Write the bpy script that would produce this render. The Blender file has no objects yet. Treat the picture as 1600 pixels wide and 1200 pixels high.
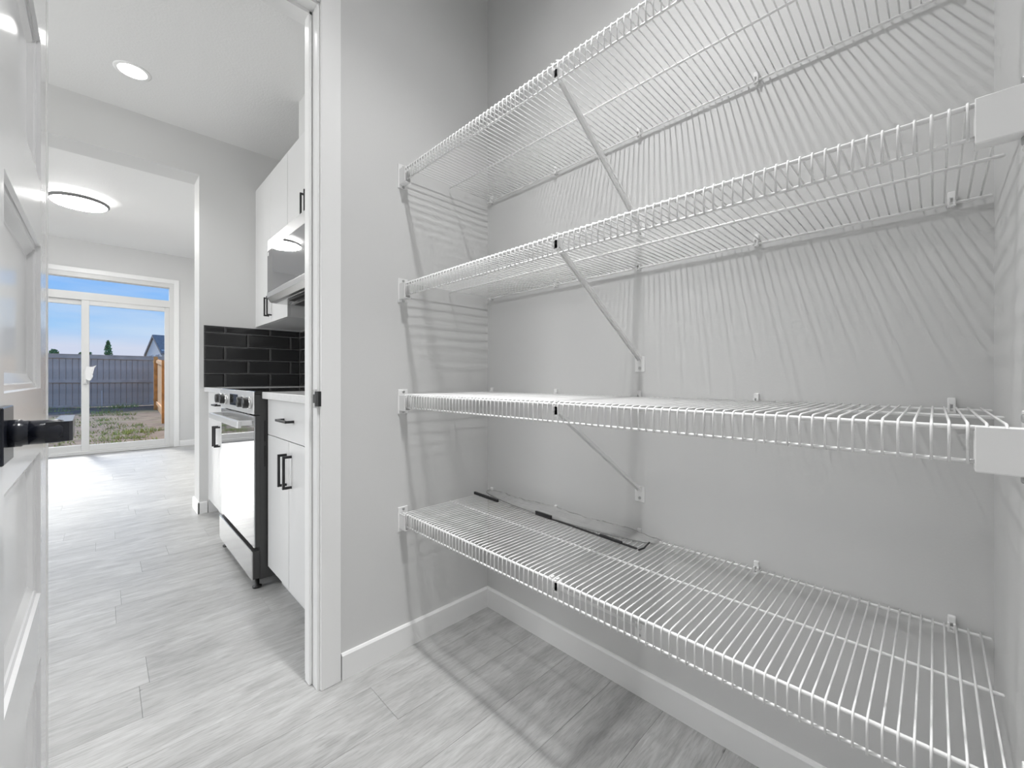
import bpy, bmesh, math, random
from mathutils import Vector, Matrix
random.seed(7)
SC = bpy.context.scene
COL = SC.collection
PI = math.pi

# ------------------------------------------------------------------ camera
cam_d = bpy.data.cameras.new('camera'); cam = bpy.data.objects.new('camera', cam_d); COL.objects.link(cam)
YAW = math.atan(640 / 650)                       # the shelf run (world +Y) vanishes this far left of centre
YAW_Z = -YAW
cam.location = (0, 0, 1.0)
cam.rotation_euler = (PI / 2, 0, YAW_Z)
cam_d.sensor_width = 36; cam_d.sensor_fit = 'HORIZONTAL'
cam_d.lens = 36 * 650 / 1600
cam_d.shift_y = -8 / 1600
cam_d.clip_start = 0.01; cam_d.clip_end = 500
SC.camera = cam

# ------------------------------------------------------------------ world, sun, exposure
SC.view_settings.view_transform = 'Standard'; SC.view_settings.look = 'None'
SC.view_settings.exposure = 0.0; SC.view_settings.gamma = 1.0; SC.view_settings.use_curve_mapping = False
W = bpy.data.worlds.new('sky'); SC.world = W; W.use_nodes = True
nt = W.node_tree; nt.nodes.clear()
def N(nt, typ, **kw):
    n = nt.nodes.new(typ)
    for k, v in kw.items(): setattr(n, k, v)
    return n
tc = N(nt, 'ShaderNodeTexCoord'); sep = N(nt, 'ShaderNodeSeparateXYZ')
nt.links.new(tc.outputs['Generated'], sep.inputs[0])
rmp = N(nt, 'ShaderNodeValToRGB'); e = rmp.color_ramp.elements
e[0].position = 0.0; e[0].color = (0.72, 0.73, 0.84, 1)
e[1].position = 1.0; e[1].color = (0.10, 0.27, 0.72, 1)
for p_, c_ in ((0.055, (0.66, 0.71, 0.88, 1)), (0.085, (0.40, 0.64, 0.96, 1)), (0.16, (0.27, 0.53, 0.98, 1)), (0.30, (0.23, 0.48, 0.98, 1))):
    x = rmp.color_ramp.elements.new(p_); x.color = c_
nt.links.new(sep.outputs['Z'], rmp.inputs[0])
mp = N(nt, 'ShaderNodeMapping'); mp.inputs['Scale'].default_value = (2.0, 2.0, 11.0)
nz = N(nt, 'ShaderNodeTexNoise'); nz.inputs['Scale'].default_value = 2.2; nz.inputs['Detail'].default_value = 5
nt.links.new(tc.outputs['Generated'], mp.inputs[0]); nt.links.new(mp.outputs[0], nz.inputs['Vector'])
cr = N(nt, 'ShaderNodeValToRGB'); cr.color_ramp.elements[0].position = .50; cr.color_ramp.elements[1].position = .75
cr.color_ramp.elements[1].color = (.45, .45, .45, 1)
nt.links.new(nz.outputs['Fac'], cr.inputs[0])
mx = N(nt, 'ShaderNodeMixRGB'); mx.inputs['Color2'].default_value = (.78, .83, .92, 1)
nt.links.new(cr.outputs[0], mx.inputs['Fac']); nt.links.new(rmp.outputs[0], mx.inputs['Color1'])
bg = N(nt, 'ShaderNodeBackground'); bg.inputs['Strength'].default_value = 1.0
wo = N(nt, 'ShaderNodeOutputWorld')
nt.links.new(mx.outputs[0], bg.inputs[0]); nt.links.new(bg.outputs[0], wo.inputs[0])
sd = bpy.data.lights.new('sun', 'SUN'); sd.energy = 4.2; sd.angle = math.radians(14.0); sd.color = (1, .96, .9)
so = bpy.data.objects.new('sun', sd); COL.objects.link(so)
so.rotation_euler = Vector((0.22, -0.86, -0.44)).to_track_quat('-Z', 'Y').to_euler()

L_DINING = 76.0     # diffuser radiance of the flush ceiling light
L_POT = 19.0         # watts, downlight beam of each recessed light
L_PANTRY = ((160, 15.0), (110, 46.0), (60, 152.0))   # pantry downlight: cone in degrees, watts (narrow strong core, wide weak skirt)

def fill_light(y, z, sy, sz, watts):  # area lamp added outside an unseen window to brighten the rooms
    l = bpy.data.lights.new('fill_light', 'AREA'); l.shape = 'RECTANGLE'; l.size = sz; l.size_y = sy; l.energy = watts; l.color = (1, .98, .955)
    o = bpy.data.objects.new('fill_light', l); COL.objects.link(o); o.location = (-3.612, y, z); o.rotation_euler = (0, -PI / 2, 0)
FILL_WINDOWS = ((2.7, 1.60, 1.6, 1.3), (6.2, 1.40, 2.0, 1.9))   # added unseen west windows to brighten kitchen and dining area: y, z, width, height
fill_light(*FILL_WINDOWS[0], 76.0)
fill_light(*FILL_WINDOWS[1], 46.0)

# ------------------------------------------------------------------ materials
MATS = {}
def mat(name, col, rough=.5, metal=0, bump=0, bscale=200, var=0, vscale=3, spec=.5, emit=0, coat=0, vdetail=3):
    if name in MATS: return MATS[name]
    m = bpy.data.materials.new(name); m.use_nodes = True; t = m.node_tree
    p = t.nodes['Principled BSDF']
    p.inputs['Base Color'].default_value = (*col, 1); p.inputs['Roughness'].default_value = rough
    p.inputs['Metallic'].default_value = metal; p.inputs['Specular IOR Level'].default_value = spec
    p.inputs['Coat Weight'].default_value = coat; p.inputs['Coat Roughness'].default_value = .13
    if emit:
        p.inputs['Emission Color'].default_value = (1, .985, .96, 1); p.inputs['Emission Strength'].default_value = emit
    c = N(t, 'ShaderNodeTexCoord')
    if var:
        n = N(t, 'ShaderNodeTexNoise'); n.inputs['Scale'].default_value = vscale; n.inputs['Detail'].default_value = vdetail
        t.links.new(c.outputs['Object'], n.inputs['Vector'])
        r = N(t, 'ShaderNodeValToRGB')
        r.color_ramp.elements[0].position = .3; r.color_ramp.elements[1].position = .7
        r.color_ramp.elements[0].color = (*[v * (1 - var) for v in col], 1)
        r.color_ramp.elements[1].color = (*[min(1, v * (1 + var)) for v in col], 1)
        t.links.new(n.outputs['Fac'], r.inputs[0]); t.links.new(r.outputs[0], p.inputs['Base Color'])
    if bump:
        n = N(t, 'ShaderNodeTexNoise'); n.inputs['Scale'].default_value = bscale; n.inputs['Detail'].default_value = 2
        t.links.new(c.outputs['Object'], n.inputs['Vector'])
        b = N(t, 'ShaderNodeBump'); b.inputs['Strength'].default_value = bump; b.inputs['Distance'].default_value = .002
        t.links.new(n.outputs['Fac'], b.inputs['Height']); t.links.new(b.outputs[0], p.inputs['Normal'])
    MATS[name] = m; return m

wall_m = mat('wall_paint', (.715, .715, .71), .55, bump=.08, bscale=300, var=.012, vscale=1.5)
ceil_m = mat('ceiling_texture', (.86, .86, .855), .7, bump=.5, bscale=90)
trim_m = mat('trim_white', (.92, .92, .915), .3, var=.01)
door_m = mat('door_gloss_white', (.80, .80, .805), .26, bump=.03, bscale=25, coat=.8)
wire_m = mat('wire_coating', (.92, .92, .915), .3)
plast_m = mat('bracket_plastic', (.92, .92, .915), .35)
screw_m = mat('screw_steel', (.55, .55, .55), .3, 1)
cab_m = mat('cabinet_white', (.75, .75, .75), .32, var=.008)
gap_m = mat('cabinet_box', (.22, .22, .22), .6)
count_m = mat('quartz_white', (.78, .78, .78), .2, var=.04, vscale=60)
black_m = mat('handle_black', (.018, .018, .020), .35)
lever_m = mat('lever_black', (.012, .014, .022), .22)
knob_m = mat('knob_black', (.02, .02, .02), .3)
steel_m = mat('brushed_steel', (.62, .62, .62), .24, 1, bump=.04, bscale=400)
panel_m = mat('panel_steel', (.74, .74, .74), .38, 1)
chrome_m = mat('chrome_satin', (.75, .75, .75), .12, 1)
mirror_m = mat('oven_mirror_glass', (.50, .50, .51), .03, 1)
mwglass_m = mat('microwave_glass', (.34, .34, .35), .03, 1)
dark_m = mat('range_side_dark', (.06, .06, .06), .35)
blackglass_m = mat('cooktop_glass', (.02, .02, .02), .05)
vent_m = mat('vent_dark', (.02, .02, .02), .4)
tile_m = mat('tile_black_gloss', (.026, .026, .027), .09, bump=.03, bscale=30)
grout_m = mat('grout_grey', (.45, .45, .45), .8)
vinyl_m = mat('vinyl_white', (.76, .76, .75), .35)
lens_m = mat('lamp_lens', (.9, .9, .9), .4, emit=L_DINING)
pot_m = mat('pot_lens', (.9, .9, .9), .4, emit=8)
lampring_m = mat('lamp_ring', (.20, .20, .20), .4)
fence_m = mat('fence_grey_stain', (.66, .555, .47), .8, var=.18, vscale=2.5)
cedar_m = mat('cedar', (.80, .37, .11), .75, var=.22, vscale=6)
cedarlit_m = mat('cedar_lit', (.85, .50, .24), .75, var=.15, vscale=6)  # same cedar, with the paleness of lit boards put into the colour
film_m = mat('white_film', (.85, .85, .85), .4)
roof_m = mat('roof_shingle', (.33, .30, .28), .85, var=.2, vscale=8)
siding_m = mat('house_siding', (.86, .83, .77), .8)
houseglass_m = mat('house_window_glass', (.10, .12, .15), .1)
leaf_m = mat('leaf_green', (.22, .33, .14), .7, var=.4, vscale=3)
bark_m = mat('bark', (.12, .09, .07), .9)
grass_m = mat('grass_blade', (.36, .44, .16), .7, var=.35, vscale=1.2)

def pane_mat():
    m = bpy.data.materials.new('window_pane'); m.use_nodes = True; t = m.node_tree; t.nodes.clear()
    tr = N(t, 'ShaderNodeBsdfTransparent'); tr.inputs[0].default_value = (.97, .98, .98, 1)
    g = N(t, 'ShaderNodeBsdfGlossy'); g.inputs['Roughness'].default_value = .02
    f = N(t, 'ShaderNodeFresnel'); f.inputs['IOR'].default_value = 1.1
    mx = N(t, 'ShaderNodeMixShader'); o = N(t, 'ShaderNodeOutputMaterial')
    t.links.new(f.outputs[0], mx.inputs[0]); t.links.new(tr.outputs[0], mx.inputs[1]); t.links.new(g.outputs[0], mx.inputs[2])
    t.links.new(mx.outputs[0], o.inputs[0]); return m
pane_m = pane_mat()
def bag_mat():
    m = bpy.data.materials.new('clear_plastic_bag'); m.use_nodes = True; t = m.node_tree; t.nodes.clear()
    c = N(t, 'ShaderNodeTexCoord')
    mp = N(t, 'ShaderNodeMapping'); mp.inputs['Scale'].default_value = (90, 7, 90)
    n = N(t, 'ShaderNodeTexNoise'); n.inputs['Scale'].default_value = 1.0; n.inputs['Detail'].default_value = 3
    t.links.new(c.outputs['Object'], mp.inputs[0]); t.links.new(mp.outputs[0], n.inputs['Vector'])
    b = N(t, 'ShaderNodeBump'); b.inputs['Strength'].default_value = .8; b.inputs['Distance'].default_value = .004
    t.links.new(n.outputs['Fac'], b.inputs['Height'])
    p = N(t, 'ShaderNodeBsdfPrincipled'); p.inputs['Base Color'].default_value = (.50, .50, .495, 1); p.inputs['Roughness'].default_value = .15
    t.links.new(b.outputs[0], p.inputs['Normal'])
    tr = N(t, 'ShaderNodeBsdfTransparent'); mx = N(t, 'ShaderNodeMixShader'); o = N(t, 'ShaderNodeOutputMaterial')
    mx.inputs[0].default_value = .74
    t.links.new(tr.outputs[0], mx.inputs[1]); t.links.new(p.outputs[0], mx.inputs[2]); t.links.new(mx.outputs[0], o.inputs[0]); return m
bag_m = bag_mat()

def plank_mat():
    m = bpy.data.materials.new('grey_oak_plank'); m.use_nodes = True; t = m.node_tree; p = t.nodes['Principled BSDF']
    c = N(t, 'ShaderNodeTexCoord'); oi = N(t, 'ShaderNodeObjectInfo')
    add = N(t, 'ShaderNodeVectorMath', operation='MULTIPLY_ADD'); cb = N(t, 'ShaderNodeCombineXYZ')
    for k in range(3): t.links.new(oi.outputs['Random'], cb.inputs[k])
    t.links.new(cb.outputs[0], add.inputs[0]); add.inputs[1].default_value = (37, 53, 11)
    t.links.new(c.outputs['Object'], add.inputs[2])
    def noise(scale, sc, det, dist=0):
        mp = N(t, 'ShaderNodeMapping'); mp.inputs['Scale'].default_value = scale
        n = N(t, 'ShaderNodeTexNoise'); n.inputs['Scale'].default_value = sc; n.inputs['Detail'].default_value = det
        n.inputs['Distortion'].default_value = dist
        t.links.new(add.outputs[0], mp.inputs[0]); t.links.new(mp.outputs[0], n.inputs['Vector']); return n
    coarse = noise((2.0, 7.5, 1), 1.5, 6, 1.8)     # broad cathedral figure
    fine = noise((14, 150, 1), 1.5, 5, .8)       # pores along the plank
    mid = noise((3.4, 26, 1), 1.5, 5, 1.6)
    r1 = N(t, 'ShaderNodeValToRGB'); q = r1.color_ramp.elements
    q[0].position = .28; q[0].color = (.41, .406, .40, 1); q[1].position = .72; q[1].color = (.575, .572, .566, 1)
    t.links.new(coarse.outputs['Fac'], r1.inputs[0])
    r2 = N(t, 'ShaderNodeValToRGB'); q = r2.color_ramp.elements
    q[0].position = .30; q[0].color = (.78, .78, .78, 1); q[1].position = .55; q[1].color = (1, 1, 1, 1)
    t.links.new(fine.outputs['Fac'], r2.inputs[0])
    r3 = N(t, 'ShaderNodeValToRGB'); q = r3.color_ramp.elements
    q[0].position = .3; q[0].color = (.91, .91, .91, 1); q[1].position = .65; q[1].color = (1.03, 1.04, 1.04, 1)
    t.links.new(mid.outputs['Fac'], r3.inputs[0])
    m1 = N(t, 'ShaderNodeMixRGB', blend_type='MULTIPLY'); m1.inputs[0].default_value = 1
    t.links.new(r1.outputs[0], m1.inputs[1]); t.links.new(r2.outputs[0], m1.inputs[2])
    m2 = N(t, 'ShaderNodeMixRGB', blend_type='MULTIPLY'); m2.inputs[0].default_value = 1
    t.links.new(m1.outputs[0], m2.inputs[1]); t.links.new(r3.outputs[0], m2.inputs[2])
    # plank to plank tone
    r4 = N(t, 'ShaderNodeMapRange'); r4.inputs[3].default_value = .94; r4.inputs[4].default_value = 1.06
    t.links.new(oi.outputs['Random'], r4.inputs[0])
    m3 = N(t, 'ShaderNodeMixRGB', blend_type='MULTIPLY'); m3.inputs[0].default_value = 1
    t.links.new(m2.outputs[0], m3.inputs[1]); t.links.new(r4.outputs[0], m3.inputs[2])
    # knots
    mpk = N(t, 'ShaderNodeMapping'); mpk.inputs['Scale'].default_value = (2.0, 4.2, 0)
    vo = N(t, 'ShaderNodeTexVoronoi'); vo.inputs['Scale'].default_value = 1.3
    t.links.new(add.outputs[0], mpk.inputs[0]); t.links.new(mpk.outputs[0], vo.inputs['Vector'])
    rk = N(t, 'ShaderNodeValToRGB'); q = rk.color_ramp.elements
    q[0].position = .010; q[0].color = (.35, .34, .33, 1); q[1].position = .035; q[1].color = (1, 1, 1, 1)
    t.links.new(vo.outputs['Distance'], rk.inputs[0])
    m4 = N(t, 'ShaderNodeMixRGB', blend_type='MULTIPLY'); m4.inputs[0].default_value = 1
    t.links.new(m3.outputs[0], m4.inputs[1]); t.links.new(rk.outputs[0], m4.inputs[2])
    t.links.new(m4.outputs[0], p.inputs['Base Color'])
    rr = N(t, 'ShaderNodeMapRange'); rr.inputs[3].default_value = .30; rr.inputs[4].default_value = .48
    t.links.new(mid.outputs['Fac'], rr.inputs[0]); t.links.new(rr.outputs[0], p.inputs['Roughness'])
    b = N(t, 'ShaderNodeBump'); b.inputs['Strength'].default_value = .35; b.inputs['Distance'].default_value = .0015
    t.links.new(mid.outputs['Fac'], b.inputs['Height'])
    b2 = N(t, 'ShaderNodeBump'); b2.inputs['Strength'].default_value = .25; b2.inputs['Distance'].default_value = .0006
    t.links.new(fine.outputs['Fac'], b2.inputs['Height']); t.links.new(b.outputs[0], b2.inputs['Normal'])
    t.links.new(b2.outputs[0], p.inputs['Normal']); return m
plank_m = plank_mat()
def ground_mat():
    m = bpy.data.materials.new('soil_with_grass'); m.use_nodes = True; t = m.node_tree; p = t.nodes['Principled BSDF']
    p.inputs['Roughness'].default_value = .95
    c = N(t, 'ShaderNodeTexCoord')
    def noise(sc, det, lo, hi, c0, c1):
        n = N(t, 'ShaderNodeTexNoise'); n.inputs['Scale'].default_value = sc; n.inputs['Detail'].default_value = det
        t.links.new(c.outputs['Object'], n.inputs['Vector'])
        r = N(t, 'ShaderNodeValToRGB'); q = r.color_ramp.elements
        q[0].position = lo; q[1].position = hi; q[0].color = c0; q[1].color = c1
        t.links.new(n.outputs['Fac'], r.inputs[0]); return r
    soil = noise(3.0, 8, .3, .7, (.17, .125, .09, 1), (.38, .295, .22, 1))
    green = noise(1.1, 6, .35, .65, (.20, .22, .09, 1), (.33, .34, .16, 1))
    msk = noise(.45, 7, .52, .68, (0, 0, 0, 1), (.6, .6, .6, 1))
    mx = N(t, 'ShaderNodeMixRGB'); t.links.new(msk.outputs[0], mx.inputs[0]); t.links.new(soil.outputs[0], mx.inputs[1]); t.links.new(green.outputs[0], mx.inputs[2])
    t.links.new(mx.outputs[0], p.inputs['Base Color'])
    n = N(t, 'ShaderNodeTexNoise'); n.inputs['Scale'].default_value = 9; n.inputs['Detail'].default_value = 6
    t.links.new(c.outputs['Object'], n.inputs['Vector'])
    b = N(t, 'ShaderNodeBump'); b.inputs['Strength'].default_value = .7; b.inputs['Distance'].default_value = .06
    t.links.new(n.outputs['Fac'], b.inputs['Height']); t.links.new(b.outputs[0], p.inputs['Normal']); return m
ground_m = ground_mat()

# ------------------------------------------------------------------ mesh helpers
def box(bm, x0, x1, y0, y1, z0, z1, bev=0, seg=1):
    v = [bm.verts.new((a, b, c)) for a in (x0, x1) for b in (y0, y1) for c in (z0, z1)]
    fs = [bm.faces.new([v[i] for i in q]) for q in ((0, 1, 3, 2), (4, 6, 7, 5), (0, 4, 5, 1), (2, 3, 7, 6), (0, 2, 6, 4), (1, 5, 7, 3))]
    if bev:
        es = list({ed for f in fs for ed in f.edges})
        bmesh.ops.bevel(bm, geom=es, offset=bev, segments=seg, profile=.5, affect='EDGES')
def tube(bm, pts, r, n=6, cap=True, rs=None):
    pts = [Vector(p) for p in pts]; rings = []
    d0 = (pts[1] - pts[0]).normalized()
    up = Vector((0, 0, 1)) if abs(d0.z) < .9 else Vector((1, 0, 0))
    u = d0.cross(up).normalized(); w = u.cross(d0).normalized()
    for i, p in enumerate(pts):
        if i == 0: d = pts[1] - pts[0]
        elif i == len(pts) - 1: d = pts[-1] - pts[-2]
        else: d = (pts[i + 1] - pts[i]).normalized() + (pts[i] - pts[i - 1]).normalized()
        d.normalize()
        u = (u - d * u.dot(d)).normalized(); w = d.cross(u).normalized()
        rr = rs[i] if rs else r
        rings.append([bm.verts.new(p + u * rr * math.cos(2 * PI * k / n) + w * rr * math.sin(2 * PI * k / n)) for k in range(n)])
    for a, b in zip(rings, rings[1:]):
        for k in range(n):
            f = bm.faces.new([a[k], a[(k + 1) % n], b[(k + 1) % n], b[k]]); f.smooth = True
    if cap:
        bm.faces.new(list(reversed(rings[0]))); bm.faces.new(rings[-1])
def lathe(bm, prof, axis='Z', n=32, o=(0, 0, 0), smooth=True):
    """prof: list of (radius, height) along axis; closed with caps when r>0"""
    o = Vector(o); rings = []
    def pos(r, h, a):
        c_, s_ = r * math.cos(a), r * math.sin(a)
        return o + (Vector((c_, s_, h)) if axis == 'Z' else Vector((h, c_, s_)) if axis == 'X' else Vector((s_, h, c_)))
    for r, h in prof:
        if r <= 1e-6: rings.append([bm.verts.new(pos(0, h, 0))])
        else: rings.append([bm.verts.new(pos(r, h, 2 * PI * k / n)) for k in range(n)])
    for a, b in zip(rings, rings[1:]):
        for k in range(n):
            if len(a) == 1 and len(b) == 1: continue
            if len(a) == 1: q = [a[0], b[(k + 1) % n], b[k]][::-1]
            elif len(b) == 1: q = [a[k], a[(k + 1) % n], b[0]]
            else: q = [a[k], a[(k + 1) % n], b[(k + 1) % n], b[k]]
            f = bm.faces.new(q); f.smooth = smooth
    if len(rings[0]) > 1: bm.faces.new(list(reversed(rings[0])))
    if len(rings[-1]) > 1: bm.faces.new(rings[-1])
def prism(bm, poly, axis, a0, a1):
    """extrude a 2D polygon along axis ('X': poly in (y,z); 'Y': poly in (x,z); 'Z': (x,y))"""
    def mk(p, h): return (h, p[0], p[1]) if axis == 'X' else (p[0], h, p[1]) if axis == 'Y' else (p[0], p[1], h)
    A = [bm.verts.new(mk(p, a0)) for p in poly]; B = [bm.verts.new(mk(p, a1)) for p in poly]
    n = len(poly)
    for k in range(n): bm.faces.new([A[k], A[(k + 1) % n], B[(k + 1) % n], B[k]])
    bm.faces.new(list(reversed(A))); bm.faces.new(B)
def mesh(name, bm, m):
    bmesh.ops.recalc_face_normals(bm, faces=bm.faces)
    me = bpy.data.meshes.new(name); bm.to_mesh(me); bm.free(); me.materials.append(m); return me
def link(name, me, parent=None, loc=(0, 0, 0)):
    o = bpy.data.objects.new(name, me); COL.objects.link(o); o.location = loc
    if parent is not None: o.parent = parent
    return o
def obj(name, bm, m, parent=None, loc=(0, 0, 0)): return link(name, mesh(name, bm, m), parent, loc)
def bx(name, m, dims, parent=None, bev=0, seg=1):
    bm = bmesh.new(); box(bm, *dims, bev=bev, seg=seg); return obj(name, bm, m, parent)
def thing(name, label, cat, group=None, loc=(0, 0, 0)):
    o = bpy.data.objects.new(name, None); COL.objects.link(o); o.location = loc; o.empty_display_size = .1
    o['label'] = label; o['category'] = cat
    if group: o['group'] = group
    return o
def struct(o): o['kind'] = 'structure'; return o
def structe(name):
    o = bpy.data.objects.new(name, None); COL.objects.link(o); o['kind'] = 'structure'; return o

# ------------------------------------------------------------------ key planes
XB, YD, YR, XL = 1.215, 1.388, -0.08, -0.17       # pantry back, door wall, right wall, left wall
YK = 1.500                                         # kitchen face of the door wall
YS, YS2 = 3.83, 4.05                               # stub wall
YF = 7.87                                          # far wall
ZC = 2.82
XW = -3.5                                          # west wall of kitchen / dining
OX0, OX1, OZ = -.095, .490, 2.20                   # pantry door opening
DX0, DX1, DZ = -1.073, .753, 2.395                 # sliding door opening

# ------------------------------------------------------------------ room shell
bm = bmesh.new(); box(bm, XB, XB + .12, -.25, YF + .15, -.05, ZC); wall_right = struct(obj('wall_right', bm, wall_m))
bm = bmesh.new(); box(bm, XL - .1, XB, YR - .12, YR, -.05, ZC); struct(obj('wall_near', bm, wall_m))
bm = bmesh.new(); box(bm, XL - .1, XL, YR, YD, -.05, ZC); struct(obj('wall_pantry_left', bm, wall_m))
bm = bmesh.new()
box(bm, XW, OX0 - .02, YD, YK, -.05, ZC); box(bm, OX1 + .02, XB, YD, YK, -.05, ZC); box(bm, OX0 - .02, OX1 + .02, YD, YK, OZ + .02, ZC)
struct(obj('wall_middle', bm, wall_m))
bm = bmesh.new()
box(bm, .512, XB, YS, YS2, -.05, ZC); box(bm, -2.6, .512, YS, YS2, 2.515, ZC); box(bm, XW, -2.6, YS, YS2, -.05, ZC)
wall_stub = struct(obj('wall_stub', bm, wall_m))
bm = bmesh.new()
box(bm, XW, DX0, YF, YF + .15, -.05, ZC); box(bm, DX1, XB, YF, YF + .15, -.05, ZC); box(bm, DX0, DX1, YF, YF + .15, DZ, ZC)
struct(obj('wall_far', bm, wall_m))
bm = bmesh.new(); edges = [YD]
for wy_, wz_, ww_, wh_ in FILL_WINDOWS:
    edges += [wy_ - ww_ / 2, wy_ + ww_ / 2]
    box(bm, XW - .12, XW, wy_ - ww_ / 2, wy_ + ww_ / 2, -.05, wz_ - wh_ / 2); box(bm, XW - .12, XW, wy_ - ww_ / 2, wy_ + ww_ / 2, wz_ + wh_ / 2, ZC)
edges.append(YF + .15)
for a_, c_ in zip(edges[::2], edges[1::2]): box(bm, XW - .12, XW, a_, c_, -.05, ZC)
struct(obj('wall_left', bm, wall_m))
bm = bmesh.new(); box(bm, XW - .12, XB + .12, -.25, YF + .15, ZC, ZC + .1); struct(obj('ceiling', bm, ceil_m))

# floor slab and planks
bm = bmesh.new(); box(bm, XW - .12, XB + .12, -.25, YF + .15, -.12, -.007); floor = struct(obj('floor', bm, mat('subfloor', (.12, .12, .12), .9)))
PW, PL = .1775, 1.22
def plank_mesh(L, Wd):
    b = bmesh.new(); g, ch = .00025, .0006
    x0, x1, y0, y1 = -L / 2 + g, L / 2 - g, -Wd / 2 + g, Wd / 2 - g
    lo = [b.verts.new(p) for p in ((x0, y0, -.006), (x1, y0, -.006), (x1, y1, -.006), (x0, y1, -.006))]
    mi = [b.verts.new(p) for p in ((x0, y0, -ch), (x1, y0, -ch), (x1, y1, -ch), (x0, y1, -ch))]
    hi = [b.verts.new(p) for p in ((x0 + ch, y0 + ch, 0), (x1 - ch, y0 + ch, 0), (x1 - ch, y1 - ch, 0), (x0 + ch, y1 - ch, 0))]
    for A, B in ((lo, mi), (mi, hi)):
        for k in range(4): b.faces.new([A[k], A[(k + 1) % 4], B[(k + 1) % 4], B[k]])
    b.faces.new(hi)
    return mesh('plank', b, plank_m)
full = plank_mesh(PL, PW)
phase = {0: .06, -1: .44 - .4, 2: .147, 3: .27}
r0 = 2.703 - PW
for j in range(-15, 30):
    y0 = r0 + j * PW; y1 = y0 + PW
    lo_x, hi_x = (XW, XB) if y0 > YD - .02 else (XL, XB)
    if y1 < YR: continue
    if y1 > YF: y1 = YF
    if y0 < YR: y0 = YR
    ph = phase.get(j, random.uniform(0, PL))
    k0 = math.floor((lo_x - ph) / PL)
    a = ph + k0 * PL
    while a < hi_x - .01:
        p0, p1 = max(a, lo_x), min(a + PL, hi_x)
        if p1 - p0 > .02:
            me = full if (p1 - p0 > PL - 1e-4 and y1 - y0 > PW - 1e-4) else plank_mesh(p1 - p0, y1 - y0)
            link('plank', me, floor, ((p0 + p1) / 2, (y0 + y1) / 2, 0))
        a += PL

# baseboards
def base(name, dims_list):
    b = bmesh.new()
    for axis, face, a0, a1, sgn in dims_list:      # profile with small top chamfer
        d = .012
        prof = [(face, 0), (face + sgn * d, 0), (face + sgn * d, .079), (face + sgn * (d - .005), .085), (face, .085)]
        prism(b, prof, axis, a0, a1) if axis == 'Y' else prism(b, prof, 'X', a0, a1)
    return struct(obj(name, b, trim_m))
base('baseboard_back', [('Y', XB, YR, YD, -1)])
base('baseboard_middle', [('X', YD, .566, XB - .012, -1)])
base('baseboard_near', [('X', YR, XL, XB - .012, 1)])
base('baseboard_stub', [('X', YS, .505, .560, -1), ('Y', .512, YS - .012, YS2 + .012, -1), ('X', YS2, .505, XB, 1)])
base('baseboard_far', [('X', YF, .816, XB, -1)])
base('baseboard_left', [('Y', XW, YK, YF, 1)])

# ------------------------------------------------------------------ pantry door frame (jamb, stop, casing) and strike plate
tr = structe('trim_1')
b = bmesh.new(); box(b, OX1, OX1 + .02, YD - .001, YK + .001, 0, OZ + .02); box(b, OX0 - .02, OX0, YD - .001, YK + .001, 0, OZ + .02); box(b, OX0, OX1, YD - .001, YK + .001, OZ, OZ + .02)
obj('jamb', b, trim_m, tr)
b = bmesh.new(); box(b, OX1 - .011, OX1, YD + .040, YD + .078, 0, OZ, .002); box(b, OX0, OX0 + .004, YD + .040, YD + .078, 0, OZ); box(b, OX0, OX1, YD + .040, YD + .078, OZ - .011, OZ)
obj('door_stop', b, trim_m, tr)
for nm, dm in (('casing', (OX1 + .008, OX1 + .072, YD - .013, YD - .0005, 0, OZ + .075)), ('casing', (OX0 - .072, OX0 - .008, YD - .013, YD - .0005, 0, OZ + .075)),
               ('casing', (OX0 - .008, OX1 + .008, YD - .013, YD - .0005, OZ + .008, OZ + .075)),
               ('casing', (OX0 - .072, OX0 - .008, YK + .0005, YK + .013, 0, OZ + .075)), ('casing', (OX0 - .008, OX1 + .008, YK + .0005, YK + .013, OZ + .008, OZ + .075))):
    bx(nm, trim_m, dm, tr, .0025, 2)
b = bmesh.new()                                     # black-edged steel strike plate with a lip
box(b, OX1 - .0022, OX1 - .0002, YD + .002, YD + .034, .906, .966, .0008)
sp = obj('strike_plate', b, chrome_m, tr); sp['label'] = 'steel strike plate with black lip'
b = bmesh.new()
prism(b, [(OX1 - .0025, YD + .004), (OX1 - .0025, YD - .004), (OX1 + .002, YD - .009), (OX1 + .008, YD - .0095), (OX1 + .008, YD - .013), (OX1 - .001, YD - .0125), (OX1 - .006, YD - .004), (OX1 - .006, YD + .004)], 'Z', .912, .960)
box(b, OX1 - .0032, OX1 - .0021, YD + .012, YD + .026, .922, .950)
obj('strike_lip', b, black_m, sp)

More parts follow.
